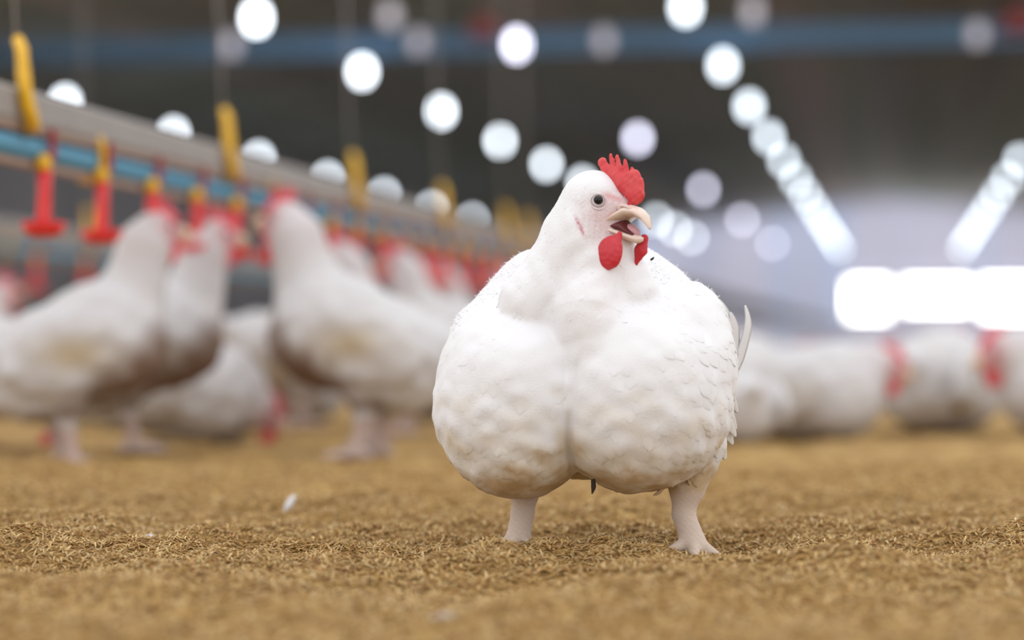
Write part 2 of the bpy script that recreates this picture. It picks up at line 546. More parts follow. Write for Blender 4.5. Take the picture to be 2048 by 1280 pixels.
def lamp_row(glow, X, Zs, words, group, colour='white'):
    o = None
    for i, Z in enumerate(Zs):
        o = make_lamp(glow, ceil_z(X) - LH + 0.02) if o is None else copy_tree(o)
        o.location = hw(X, Z, LH)
        if i == 0: lab = 'glowing %s lamp nearest to the viewer in the row %s' % (colour, words)
        elif i == len(Zs) - 1: lab = 'glowing %s lamp at the far end of the row %s' % (colour, words)
        else: lab = 'glowing %s lamp, %s from the near end of the row %s' % (colour, ORD[i], words)
        tag(o, lab, 'lamp', group)
lamp_row(M_LAMP, -1.70, [19.4 + 4.15 * i for i in range(13)], 'right of the chicken', 'lamps in the row right of the chicken')
lamp_row(M_LAMP, 1.75, [36.5 + 4.15 * i for i in range(9)], 'by the right edge', 'lamps in the row by the right edge')
lamp_row(M_LAMP_B, -5.28, [19.5, 23.5, 27.7, 31.9, 36.2, 40.4, 52.9, 57.3, 62.0], 'passing behind the chicken head', 'lamps in the row behind the chicken')
lamp_row(M_LAMP_B, -9.25, [26.0, 30.1, 34.3, 38.6, 43.0, 47.5, 52.2], 'half hidden by the rail', 'lamps in the row above the drinker rail')
lamp_row(M_LAMP_V, -3.42, [21.6, 31.8, 42.6, 53.2, 66.0], 'just above the chicken', 'violet tinged lamps above the chicken', 'violet')
def from_px(px, py, Y):
    return Vector(((px - 1024) * Y / FPX, Y, CAM_H + (HORIZON - py) * Y / FPX))
def house_x(p):
    return p.x * CT - p.y * ST
for px, py, Y, w in [(463, 88, 22.0, 'on the blue beam below the leftmost top lamp'), (836, 82, 22.4, 'on the blue beam left of the red fitting'),
                     (780, 30, 20.5, 'above the blue beam left of the red fitting'), (1208, 80, 22.4, 'on the blue beam right of the tallest lamp'),
                     (1955, 68, 22.0, 'at the right end of the blue beam'), (1505, 22, 20.5, 'above the blue beam right of the top lamp')]:
    p = from_px(px, py, Y)
    o = make_lamp(M_LAMP_DIM, ceil_z(house_x(p)) - p.z + 0.02)
    o.location = p
    tag(o, 'faint lamp %s' % w, 'lamp', 'faint lamps at the blue beam')
def red_fitting(px, py, Y, r, label):
    root = empty('red_reflector', from_px(px, py, Y))
    MB().lathe([(r * 0.2, r * 0.75), (r * 0.55, r * 0.5), (r, -r * 0.4), (r * 0.94, -r * 0.42), (r * 0.4, r * 0.35)], n=20).build('shade', M_DULLRED, root)
    MB().tube([(0, 0, r * 0.7), (0, 0, ceil_z(house_x(from_px(px, py, Y))) - from_px(px, py, Y).z - 0.01)], 0.006, 6).build('chain', M_CORD, root)
    tag(root, label, 'heater')
red_fitting(970, 58, 20.0, 0.16, 'dark red hanging reflector above the blue beam left of the tallest lamp')
red_fitting(2040, 45, 20.0, 0.20, 'red hanging reflector in the upper right corner beside the blue beam')

# ------------------------------------------------------------------ drinker lines
def make_drinker():
    """origin at the middle of the dish rim; local x runs along the pipe, local -y towards the lens"""
    root = empty('drinker_cup')
    d = MB().lathe([(0.010, -0.016), (0.024, -0.015), (0.036, -0.004), (0.040, 0.008), (0.0385, 0.010), (0.030, 0.000), (0.012, -0.006), (0.006, -0.004)], n=24)
    d.build('dish', M_RED, root)
    s = MB().tube([(0, 0, -0.006), (0, 0, 0.02), (0.001, 0, 0.06), (0.002, 0, 0.102)], [0.0165, 0.0135, 0.0120, 0.0125], 14)
    s.build('stem', M_RED, root)
    v = MB().lathe([(0.006, -0.008), (0.0125, -0.004), (0.0145, 0.006), (0.0125, 0.016), (0.006, 0.022), (0.002, 0.023)], (0.001, -0.004, 0.108), 14)
    v.build('valve', M_YEL, root)
    b = MB().box((0.014, 0.006, 0.150), (0.011, 0.010, 0.050))
    b.tube([(0.002, 0.0, 0.112), (0.008, 0.003, 0.114), (0.014, 0.006, 0.128)], 0.006, 8)
    b.build('saddle', M_SADDLE, root, smooth=False)
    return root
def make_hanger():
    """yellow J strap around the rail; origin at the rail middle"""
    root = empty('rail_hanger')
    pts = [(-0.010, -0.030, 0.115), (-0.006, -0.037, 0.095), (-0.004, -0.040, 0.05), (0.002, -0.042, 0.0), (0.016, -0.040, -0.025), (0.032, -0.030, -0.037), (0.042, -0.010, -0.040), (0.044, 0.012, -0.038)]
    MB().tube(pts, [0.010, 0.014, 0.0150, 0.0145, 0.0140, 0.0135, 0.012, 0.010], 10, 0.8).build('strap', M_YEL, root)
    MB().tube([(-0.010, -0.028, 0.11), (-0.008, -0.010, 0.4), (-0.006, 0, 1.6), (-0.006, 0, 2.6)], 0.0022, 6).build('cord', M_CORD, root)
    return root

def drinker_line(X, z0, z1, drinkers, hangers, line_label, where, rail_h=0.652):
    root = empty('drinker_line', hw(X, 0, 0), HROT)
    tag(root, line_label, 'drinker line')
    S, U = (1, 0, 0), (0, 0, 1)
    rail = MB().prism([(-0.022, -0.032), (0.022, -0.032), (0.026, -0.022), (0.026, 0.024), (0.018, 0.031), (-0.018, 0.031), (-0.026, 0.024), (-0.026, -0.022)], (0, z0, rail_h), (0, z1, rail_h), S, U)
    rail.build('rail', M_RAIL, root, smooth=False)
    lip = MB().prism([(-0.024, -0.006), (0.024, -0.006), (0.024, 0.006), (-0.024, 0.006)], (0, z0, rail_h - 0.039), (0, z1, rail_h - 0.039), S, U)
    lip.build('rail_lip', M_CLIP, root, smooth=False)
    MB().tube([(0, z0, rail_h - 0.067), (0, (z0 + z1) / 2, rail_h - 0.067), (0, z1, rail_h - 0.067)], 0.0215, 16).build('water_pipe', M_PIPE, root)
    MB().prism([(-0.012, -0.006), (0.012, -0.006), (0.012, 0.006), (-0.012, 0.006)], (0, z0, rail_h - 0.096), (0, z1, rail_h - 0.096), S, U).build('lower_strip', M_CLIP, root, smooth=False)
    z = z0 + 0.35
    for Zc in hangers:
        if Zc + 0.42 < z1:
            ring = MB().tube([(0.03 * math.sin(a), Zc + 0.42, rail_h - 0.055 + 0.05 * math.cos(a)) for a in np.linspace(0, 2 * math.pi, 17)], 0.007, 6)
            ring.build('clip', M_YEL, root)
    for i, Z in enumerate(drinkers):
        if 'drinker' not in protos:
            o = protos['drinker'] = make_drinker()
        else:
            o = copy_tree(protos['drinker'])
        # hang on the lens side of the pipe
        p = hw(X + 0.026, Z, rail_h - 0.208)
        o.location = p
        o.rotation_euler = (0, 0, HROT + math.radians(90) * 0)
        tag(o, 'red drinker cup with yellow valve, %s from the near end of %s' % (ORD[i] if i else 'first', where), 'drinker', 'drinker cups on %s' % where)
    for i, Z in enumerate(hangers):
        if 'hanger' not in protos:
            o = protos['hanger'] = make_hanger()
        else:
            o = copy_tree(protos['hanger'])
        o.location = hw(X, Z, rail_h)
        o.rotation_euler = (0, 0, HROT + math.radians(70))
        tag(o, 'yellow strap hanger, %s from the near end of %s' % (ORD[i] if i else 'first', where), 'hanger', 'yellow hangers on %s' % where)
drinker_line(-1.528, 2.9, 60, [4.11 + 0.315 * k for k in range(20)], [4.0, 5.29, 6.58, 7.9, 9.2, 9.78], 'long grey drinker rail with blue water pipe above the feeding chickens', 'the near rail')
drinker_line(-3.2, 7.0, 60, [8.6, 9.15, 9.65], [7.9, 9.2], 'second drinker rail farther back behind the first red cups', 'the rear rail')

# ------------------------------------------------------------------ the chicken in front
S_PX = 2.76 / FPX                                     # metres per photo pixel at the chicken
def P3(x, py, d=0.0):                                 # modelling units: x, -depth, height above eye level
    return (float(x), float(-d), float(HORIZON - py))
def to_world(V):
    V = np.asarray(V, float).reshape(-1, 3)
    return np.stack([(V[:, 0] - 1024) * S_PX, 2.76 + V[:, 1] * S_PX, CAM_H + V[:, 2] * S_PX], 1)
ROOT = np.array([(1190 - 1024) * S_PX, 2.82, 0.0])
def to_local(V):
    return to_world(V) - ROOT

def chicken_sdf(p):
    x, y, z = p
    lump = 2.2 * vnoise((x / 150, y / 150, z / 150), 11) + (1.0 + 1.5 * np.clip((-z - 60) / 120, 0, 1)) * vnoise((x / 64, y / 64, z / 60), 12)
    main = ell(p, P3(1190, 765, -165), (250, 270, 200), yaw=0.25)
    back = ell(p, P3(1190, 645, -200), (236, 240, 178), yaw=0.2)
    rump = cone(p, P3(1230, 700, -330), 140, P3(1270, 650, -470), 50)
    body = smin(smin(main, back, 60), rump, 60)
    body = smin(body, cone(p, P3(1075, 585, -140), 78, P3(985, 672, -110), 76), 40)
    wl = ell(p, P3(985, 732, -85), (98, 160, 132), yaw=-0.1)
    wr = ell(p, P3(1378, 725, -70), (88, 190, 165), yaw=0.2)
    sh = ell(p, P3(1335, 640, 5), (82, 110, 72), yaw=0.2)
    sl = ell(p, P3(1000, 690, -20), (78, 100, 72), yaw=-0.1)
    body = smin(body, smin(wl, sl, 40), 26)
    body = smin(body, smin(wr, sh, 30), 22)
    L = ell(p, P3(1034, 804, -10), (167, 182, 196))
    L = smin(L, ell(p, P3(1046, 745, 14), (98, 140, 98)), 60)
    R = ell(p, P3(1276, 791, 26), (188, 190, 194))
    R = smin(R, ell(p, P3(1282, 735, 44), (116, 140, 100)), 60)
    breast = smin(L, R, 6)
    body = smin(body, breast, 30)
    # soft keel from the crop down to the crease
    body = smin(body, cone(p, P3(1172, 636, 92), 66, P3(1166, 700, 122), 26), 36)
    # the crease between the two breast halves
    pyy = HORIZON - z
    xc = np.interp(np.ravel(pyy), [680, 730, 780, 850, 900, 950], [1166, 1151, 1142, 1135, 1136, 1144]).reshape(np.shape(pyy))
    win = np.clip((pyy - 690) / 70, 0, 1) * np.clip((985 - pyy) / 30, 0, 1) * np.clip((-y - 20) / 40, 0, 1)
    body = body + 6.0 * win * np.exp(-((x - xc) / 7.0) ** 2)
    body = body + lump
    cape = smin(cone(p, P3(1172, 480, 32), 74, P3(1062, 612, 48), 66), cone(p, P3(1172, 480, 32), 74, P3(1262, 598, 58), 58), 50)
    cape = smin(cape, cone(p, P3(1172, 640, 96), 66, P3(1190, 550, 80), 46), 34)
    cape = cape + 1.6 * vnoise((x / 46, y / 46, z / 60), 14)
    body = smin(body, cape, 11 + 46 * np.exp(-((x - 1172) / 62) ** 2))
    neck = cone(p, P3(1172, 480, 32), 74, P3(1184, 408, 40), 62)
    body = smin(body, neck, 30)
    face = cone(p, P3(1190, 412, 46), 60, P3(1226, 424, 72), 31)
    face = smin(face, cone(p, P3(1196, 455, 56), 50, P3(1222, 466, 66), 24), 20)
    face = smin(face, cone(p, P3(1242, 482, 66), 21, P3(1214, 560, 70), 32), 22)
    face = smax(face, -ell(p, P3(1192, 407, 112), (26, 12, 24)), 10)      # eye socket
    body = smin(body, face, 20)
    # thighs, shanks and toes
    for (hip, hock, mid, ank, toes) in (
        (P3(1068, 925, -60), P3(1050, 985, -70), P3(1046, 1030, -72), P3(1037, 1080, -66), [(P3(1002, 1092, -46), 8), (P3(1030, 1097, -14), 8), (P3(1064, 1094, -26), 8), (P3(1050, 1090, -100), 7)]),
        (P3(1398, 890, -45), P3(1376, 972, -28), P3(1369, 1030, -24), P3(1386, 1082, -10), [(P3(1332, 1104, 16), 8), (P3(1386, 1112, 50), 10), (P3(1432, 1110, 28), 9), (P3(1392, 1098, -45), 8)])):
        hr = 36 if hip[0] > 1200 else 29
        leg = smin(cone(p, hip, 60, hock, hr), cone(p, hock, hr - 2, mid, 22.5), 14)
        leg = smin(leg, cone(p, mid, 22.5, ank, 25), 8)
        for t, r in toes:
            leg = smin(leg, cone(p, ank, 17, t, r), 11)
        body = smin(body, leg, 14)
    return body

def shank_mask(V):
    py = HORIZON - V[:, 2]
    return np.clip((py - 978) / 14, 0, 1)
def chicken_tint(V, feather=False):
    x, y, z = V[:, 0], V[:, 1], V[:, 2]
    py, d = HORIZON - z, -y
    c = np.tile(np.array([0.745, 0.745, 0.76]), (len(V), 1))
    def mixin(col, w):
        nonlocal c
        w = np.clip(w, 0, 1)[:, None]
        c = c * (1 - w) + np.array(col) * w
    n1 = vnoise((x / 70, y / 70, z / 70), 21)
    n2 = vnoise((x / 26, y / 26, z / 26), 22)
    # cream staining low on the breast
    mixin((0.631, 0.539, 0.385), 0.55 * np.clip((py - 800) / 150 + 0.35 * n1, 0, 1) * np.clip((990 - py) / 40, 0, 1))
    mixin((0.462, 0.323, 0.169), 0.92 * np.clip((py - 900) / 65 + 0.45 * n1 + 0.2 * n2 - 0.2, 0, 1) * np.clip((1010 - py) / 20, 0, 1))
    # pink skin showing through on the throat and crop
    mixin((0.654, 0.524, 0.501), 0.09 * np.exp(-(((x - 1190) / 60) ** 2 + ((py - 590) / 70) ** 2)) * (d > 40))
    mixin((0.654, 0.554, 0.516), 0.05 * np.exp(-(((x - 1130) / 80) ** 2 + ((py - 650) / 40) ** 2)) * (d > 40))
    # face skin, mottled pink, with a redder brow, gape and ear lobe
    fd = np.sqrt(((x - 1216) / 66) ** 2 + ((py - 440) / 58) ** 2)
    mot = vnoise((x / 9, y / 9, z / 7), 23)
    mixin((0.56, 0.425, 0.425), np.clip(1.5 * (1.14 - fd) + 0.12 * mot, 0, 0.8 + 0.1 * mot.max()) * (0.85 + 0.15 * mot) * (d > 30))
    mixin((0.56, 0.20, 0.20), 0.65 * np.exp(-((py - (392 + 0.32 * (x - 1196))) / 6.0) ** 2) * np.exp(-((x - 1222) / 20) ** 4) * (d > 40))
    mixin((0.58, 0.22, 0.22), 0.85 * np.exp(-((py - (437 - 0.42 * (x - 1216))) / 5.0) ** 2) * np.exp(-((x - 1230) / 20) ** 4) * (d > 40))
    ear = np.exp(-((x - (1149 + (py - 440) * 0.42)) / (3.2 + 1.5 * np.abs(mot))) ** 2) * np.exp(-((py - 459) / 20) ** 4)
    mixin((0.46, 0.08, 0.12), 0.9 * ear * np.clip(0.8 + 0.5 * mot, 0, 1) * (d > -10))
    mixin((0.42, 0.30, 0.30), 0.5 * np.exp(-(((x - 1161) / 9) ** 2 + ((py - 411) / 4) ** 2)) * np.clip(0.5 + mot, 0, 1) * (d > 0))
    # shanks: pale scaled skin
    m = shank_mask(V)
    sc = 0.5 + 0.5 * np.sin(py * 2 * math.pi / 9.0 + 1.0 * np.sin(x / 3.1)) * np.cos(x * 2 * math.pi / 13 + 0.2 * py)
    leg = np.stack([0.60 - 0.05 * sc, 0.50 - 0.07 * sc, 0.425 - 0.085 * sc], 1)
    c = c * (1 - m[:, None]) + leg * m[:, None]
    return c

H_BODY = 3.6
cv, cq = sdf_mesh(chicken_sdf, P3(855, 1122, 265), P3(1495, 328, -545), H_BODY)
# scales raised on the shanks
nrm = sdf_grad(chicken_sdf, cv, 2.0)
nrm /= np.maximum(np.linalg.norm(nrm, axis=1), 1e-6)[:, None]
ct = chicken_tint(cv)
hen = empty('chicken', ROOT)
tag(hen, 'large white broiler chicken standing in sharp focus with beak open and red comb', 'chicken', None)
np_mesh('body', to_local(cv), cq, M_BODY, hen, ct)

def front_d(px, py):
    """nearest depth of the chicken's surface at a photo position"""
    dd = np.linspace(290, -200, 1500)
    v = chicken_sdf((np.full_like(dd, px), -dd, np.full_like(dd, HORIZON - py)))
    i = np.argmax(v < 0)
    return dd[i]

# feathers: blades laid along the skin, rooted under it and lifted at the tip
def feathers(samples, flow, length, width, lift, seed):
    r = np.random.default_rng(seed)
    n = len(samples)
    NU, NV = 5, 8
    g = sdf_grad(chicken_sdf, samples, 2.0)
    g /= np.linalg.norm(g, axis=1)[:, None]
    f = flow - (flow * g).sum(1)[:, None] * g
    f /= np.maximum(np.linalg.norm(f, axis=1), 1e-6)[:, None]
    s = np.cross(g, f)
    ang = r.normal(0, 0.22, n)
    f, s = f * np.cos(ang)[:, None] + s * np.sin(ang)[:, None], s * np.cos(ang)[:, None] - f * np.sin(ang)[:, None]
    t = np.linspace(0, 1, NV)
    prof = np.minimum(1, (t / 0.35) ** 0.6) * np.sqrt(np.clip(1 - (np.clip(t - 0.5, 0, 1) / 0.5) ** 2.4, 0, 1))
    prof[-1] = 0.12
    u = np.linspace(-1, 1, NU)
    T, Uq = np.meshgrid(t, u, indexing='ij')
    PW = np.repeat(prof[:, None], NU, 1)
    base = samples[:, None, None, :]
    pos = base + f[:, None, None, :] * ((T[None] - 0.1) * length[:, None, None])[..., None] + s[:, None, None, :] * ((Uq * PW)[None] * width[:, None, None])[..., None]
    V = pos.reshape(-1, 3)
    V = project(chicken_sdf, V, 2.0, 3)
    gg = sdf_grad(chicken_sdf, V, 2.0); gg /= np.maximum(np.linalg.norm(gg, axis=1), 1e-6)[:, None]
    curl = r.normal(0, 0.35, n)
    hgt = (-1.1 + (lift[:, None, None]) * (T[None] ** 1.3) * (1 - 0.45 * (Uq[None] ** 2)) + curl[:, None, None] * T[None] * Uq[None])
    V = V + gg * hgt.reshape(-1)[:, None]
    k = np.arange(n)[:, None, None] * (NU * NV)
    a, b = np.meshgrid(np.arange(NV - 1), np.arange(NU - 1), indexing='ij')
    b0 = (a * NU + b)[None] + k
    Q = np.stack([b0, b0 + NU, b0 + NU + 1, b0 + 1], -1).reshape(-1, 4)
    tint = chicken_tint(V, True)
    tint *= np.repeat(r.uniform(0.955, 1.025, n), NU * NV)[:, None]
    return V, Q, np.clip(tint, 0, 1)

def pick(n_try, spacing, keep):
    """roughly even random picks of skin vertices"""
    idx = rng.permutation(len(cv))
    ok = keep(cv[idx])
    idx = idx[ok]
    cells = {}
    out = []
    for i in idx:
        p = cv[i]
        k = tuple((p // spacing).astype(int))
        hit = False
        for dx in (-1, 0, 1):
            for dy in (-1, 0, 1):
                for dz in (-1, 0, 1):
                    for q in cells.get((k[0] + dx, k[1] + dy, k[2] + dz), ()):
                        if ((cv[q] - p) ** 2).sum() < spacing * spacing:
                            hit = True; break
                    if hit: break
                if hit: break
            if hit: break
        if not hit:
            cells.setdefault(k, []).append(i); out.append(i)
            if len(out) >= n_try: break
    return cv[np.array(out)]

def py_of(V): return HORIZON - V[:, 2]
def on_face(V):
    return ((((V[:, 0] - 1232) / 62) ** 2 + ((py_of(V) - 440) / 62) ** 2) < 1) & (-V[:, 1] > 20)
body_keep = lambda V: (py_of(V) > 640 - 100 * (-V[:, 1] < 20)) & (py_of(V) < 968) & ~((py_of(V) < 700) & (np.abs(V[:, 0] - 1165) < 130) & (-V[:, 1] > 20)) & ~((np.abs(V[:, 0] - 1142) < 38) & (-V[:, 1] > 20))
neck_keep = lambda V: (py_of(V) < 560 + 80 * rng.uniform(0, 1, len(V))) & ~on_face(V) & (py_of(V) > 340) & ((py_of(V) > 470) | (V[:, 0] < 1185) | (-V[:, 1] < 40))
sb = pick(5000, 21, body_keep)
fl = np.stack([(sb[:, 0] - 1175) * 0.0012, np.full(len(sb), 0.35) + 0.0015 * np.clip(sb[:, 1], 0, 400), np.full(len(sb), -1.0)], 1)
nb = len(sb)
V1, Q1, T1 = feathers(sb, fl, rng.uniform(48, 66, nb), rng.uniform(17, 23, nb), rng.uniform(1.0, 2.4, nb) * (1 + 0.5 * (py_of(sb) > 850) + 0.9 * np.clip((sb[:, 0] - 1330) / 60, 0, 1)), 31)
sn = pick(6000, 11, neck_keep)
fl = np.stack([(sn[:, 0] - 1170) * 0.002, np.full(len(sn), 0.25), np.full(len(sn), -1.0)], 1)
nn = len(sn)
V2, Q2, T2 = feathers(sn, fl, rng.uniform(24, 36, nn), rng.uniform(5, 8, nn), rng.uniform(1.0, 2.0, nn), 32)
pl = np_mesh('plumage', to_local(np.concatenate([V1, V2])), np.concatenate([Q1, Q2 + len(V1)]), M_FEATH, hen, np.concatenate([T1, T2]))
pl['kind'] = 'stuff'

# fine down standing off the skin, seen along the outline
def down_fluff(samples, length, seed):
    r = np.random.default_rng(seed)
    n = len(samples)
    g = sdf_grad(chicken_sdf, samples, 2.0); g /= np.linalg.norm(g, axis=1)[:, None]
    dirv = g * r.uniform(0.25, 0.7, n)[:, None] + np.array([0, 0.2, -0.8]) + r.normal(0, 0.35, (n, 3))
    dirv /= np.linalg.norm(dirv, axis=1)[:, None]
    s = np.cross(g, dirv); s /= np.maximum(np.linalg.norm(s, axis=1), 1e-6)[:, None]
    L = length * r.uniform(0.6, 1.3, n)
    w = r.uniform(0.5, 0.9, n)
    p0 = samples - g * 1.0; p1 = samples + dirv * (L * 0.5)[:, None] + g * 1.2; p2 = samples + dirv * L[:, None]
    V = np.stack([p0 - s * w[:, None], p0 + s * w[:, None], p1 + s * (w * 0.8)[:, None], p1 - s * (w * 0.8)[:, None], p2 + s * (w * 0.2)[:, None], p2 - s * (w * 0.2)[:, None]], 1).reshape(-1, 3)
    k = np.arange(n)[:, None] * 6
    Q = np.concatenate([k + np.array([0, 1, 2, 3]), k + np.array([3, 2, 4, 5])])
    return V, Q
sf = cv[rng.permutation(len(cv))[:26000]]
sf = sf[((py_of(sf) < 660) & (-sf[:, 1] < 0) ) & (py_of(sf) < 985) & (py_of(sf) > 375)]
V3, Q3 = down_fluff(sf, 9, 41)
dn = np_mesh('down', to_local(V3), Q3, M_FEATH, hen, np.clip(chicken_tint(V3) * 1.02, 0, 1))
dn['kind'] = 'stuff'

# head frame: B along the beak, U up the comb, N towards the lens side
HO = np.array(P3(1240, 430, 80))
B_ = np.array([0.80, -0.56, -0.20]); B_ /= np.linalg.norm(B_)
U_ = np.array([0.14, 0.0, 0.98]); U_ -= B_ * (U_ @ B_); U_ /= np.linalg.norm(U_)
N_ = np.cross(U_, B_); N_ /= np.linalg.norm(N_)
if N_[1] > 0: N_ = -N_
def hl(b, u, n):                                      # head frame -> modelling units
    return HO + B_ * b + U_ * u + N_ * n
def head_part(name, fn, lo, hi, h, m, parent=hen, tint=None):
    """a part given as a distance function of (b, u, n)"""
    V, Q = sdf_mesh(fn, lo, hi, h)
    W = HO + V[:, :1] * B_ + V[:, 1:2] * U_ + V[:, 2:] * N_
    det = np.linalg.det(np.stack([B_, U_, N_]))
    if det < 0: Q = Q[:, ::-1]
    return np_mesh(name, to_local(W), Q, m, parent, tint)
def plane_bu(px, py, n=0.0):
    """point of the comb plane seen at a photo position"""
    A = np.array([[B_[0], U_[0]], [B_[2], U_[2]]])
    rhs = np.array([px, HORIZON - py]) - HO[[0, 2]] - n * N_[[0, 2]]
    return np.linalg.solve(A, rhs)

def flat(p, k):
    return (p[0], p[1], p[2] * k)
def comb_sdf(p):
    q = flat(p, 2.1)
    pts = lambda x, y: (*plane_bu(x, y), 0.0)
    d = cone(q, pts(1266, 398), 17, pts(1240, 368), 17)
    d = smin(d, cone(q, pts(1240, 368), 17, pts(1212, 342), 10), 8)
    d = smin(d, cone(q, pts(1262, 362), 17, pts(1268, 392), 17), 10)
    for (x0, y0, r0, x1, y1, r1) in [(1210, 345, 9, 1203, 328, 10.5), (1226, 352, 9, 1219, 314, 3.4), (1238, 354, 9, 1231, 317, 3.4), (1250, 358, 9, 1246, 326, 3.4), (1264, 362, 10, 1260, 344, 3.6), (1275, 380, 10, 1276, 366, 6), (1262, 402, 12, 1256, 412, 7)]:
        d = smin(d, cone(q, pts(x0, y0), r0, pts(x1, y1), r1), 3.5)
    d = d + 0.9 * vnoise((p[0] / 14, p[1] / 14, p[2] / 14), 51)
    return d * 0.6
head_part('comb', comb_sdf, (-115, -35, -16), (75, 135, 16), 1.6, M_COMB)

def beak_section(b, pts_b, pts_v):
    return np.interp(b, pts_b, pts_v)
def loft_beak(name, bs, top, bot, wid, m, power=2.2, parent=hen):
    mb, NS = MB(), 20
    v = []
    for b in bs:
        t, l, w = beak_section(b, *top), beak_section(b, *bot), beak_section(b, *wid)
        for k in range(NS):
            a = 2 * math.pi * k / NS
            cu, cn = math.sin(a), math.cos(a)
            sgn = lambda q: (abs(q) ** (2 / power)) * (1 if q >= 0 else -1)
            uu = (t + l) / 2 + (t - l) / 2 * sgn(cu)
            taper = 1.0 if cu <= 0 else (1 - 0.35 * cu)
            v.append(hl(b, uu, w * sgn(cn) * taper))
    f = []
    n = len(bs)
    for i in range(n - 1):
        for k in range(NS):
            k2 = (k + 1) % NS
            f.append((i * NS + k, i * NS + k2, (i + 1) * NS + k2, (i + 1) * NS + k))
    f.append(tuple(range(NS - 1, -1, -1))); f.append(tuple((n - 1) * NS + k for k in range(NS)))
    mb.add(to_local(np.array(v)), f)
    return mb.build(name, m, parent)
bs = np.linspace(-16, 71, 24)
loft_beak('upper_beak', bs, ([-16, 0, 20, 42, 58, 67, 71], [-28, 2, 20, 17, 8, -6, -16]), ([-16, 0, 20, 38, 55, 66, 71], [-37, -24, -8, -3, -8, -17, -22]), ([-16, 0, 25, 45, 60, 68, 71], [44, 41, 33, 25, 18, 10, 4]), M_BEAK)
bs = np.linspace(-18, 60, 18)
loft_beak('lower_beak', bs, ([-18, 0, 30, 60], [-30, -30, -33, -38]), ([-18, 0, 30, 50, 60], [-40, -45, -51, -53, -47]), ([-18, 0, 25, 45, 60], [44, 41, 31, 19, 5]), M_BEAK)
loft_beak('mouth', np.linspace(-18, 44, 10), ([-18, 0, 14, 30, 44], [-34, -22, -10, -26, -36]), ([-18, 44], [-38, -40]), ([-18, 0, 30, 44], [38, 36, 26, 16]), M_MOUTH)
loft_beak('tongue', np.linspace(5, 52, 10), ([5, 30, 46, 52], [-22, -17, -24, -34]), ([5, 30, 52], [-34, -36, -42]), ([5, 25, 45, 52], [15, 14, 9, 2]), M_TONGUE)
# nostril flap
nz = lambda p: smax(ell(p, (17, 9, 23), (18, 9, 9)), -ell(p, (21, 9, 32), (9, 2.6, 6)), 2)
head_part('nostril', nz, (0, -2, 8), (42, 26, 38), 1.3, M_SKIN)

def wattle(name, top, mid, bot, r, n_off, tw, flatk=2.6):
    tp, md, bt = plane_bu(*top, n_off), plane_bu(*mid, n_off), plane_bu(*bot, n_off)
    def fn(p):
        q = (p[0], p[1], (p[2] - n_off) * flatk)
        d = smin(cone(q, (*tp, 0), r[0], (*md, 0), r[1]), cone(q, (*md, 0), r[1], (*bt, 0), r[2]), 8)
        return (d + 0.7 * vnoise((p[0] / 16, p[1] / 16, p[2] / 16), 61)) * 0.55
    allp = np.array([tp, md, bt])
    lo = (allp[:, 0].min() - 40, allp[:, 1].min() - 40, n_off - 18)
    hi = (allp[:, 0].max() + 40, allp[:, 1].max() + 40, n_off + 18)
    return head_part(name, fn, lo, hi, 1.7, M_WATTLE)
wattle('wattle', (1233, 476), (1214, 508), (1211, 514), (7, 29, 30), 46, 0)
wattle('wattle', (1283, 482), (1276, 505), (1267, 531), (9, 13, 4), -12, 0)

# eye
ed = front_d(1192, 407)
ec = np.array(P3(1192.5, 407, ed - 5.5))
en = np.array([0.02, -1.0, 0.05]); en /= np.linalg.norm(en)
def ball(c, r, n=24, squash=None):
    th = np.linspace(0, math.pi, n // 2 + 1); ph = np.linspace(0, 2 * math.pi, n, endpoint=False)
    v = [(0, 0, 0)] * 0
    V = [(math.sin(a) * math.cos(b), math.sin(a) * math.sin(b), math.cos(a)) for a in th for b in ph]
    F = [(i * n + k, i * n + (k + 1) % n, (i + 1) * n + (k + 1) % n, (i + 1) * n + k) for i in range(n // 2) for k in range(n)]
    return np.array(V) * r + c, [f[::-1] for f in F]
ev, ef = ball(ec, 11.0)
eye = MB().add(to_local(ev), ef).build('eye', M_IRIS, hen)
pv, pf = ball(ec + en * 5.6, 8.0)
MB().add(to_local(pv), pf).build('pupil', M_EYE, eye)
lid = MB()
e1 = np.cross(en, [0, 0, 1]); e1 /= np.linalg.norm(e1); e2 = np.cross(e1, en)
pts = []
for a in np.linspace(0, 2 * math.pi, 41):
    lx, ly = 1192.5 + 13.5 * math.cos(a), 407 - 12.0 * math.sin(a)
    pts.append(tuple(to_local(np.array(P3(lx, ly, front_d(lx, ly) + 0.3)))[0]))
lid.tube(pts, [(1.5 + 0.5 * math.sin(-a)) * S_PX for a in np.linspace(0, 2 * math.pi, 41)], 8)
pts = []
for a in np.linspace(math.pi * 1.05, math.pi * 1.9, 21):
    lx, ly = 1194 + 19 * math.cos(a), 408 - 18.5 * math.sin(a)
    pts.append(tuple(to_local(np.array(P3(lx, ly, front_d(lx, ly) - 0.4)))[0]))
lid.tube(pts, [1.3 * math.sin(math.pi * (i + 0.6) / 21.2) * S_PX for i in range(21)], 8)
lid.build('eyelid', M_LID, hen)

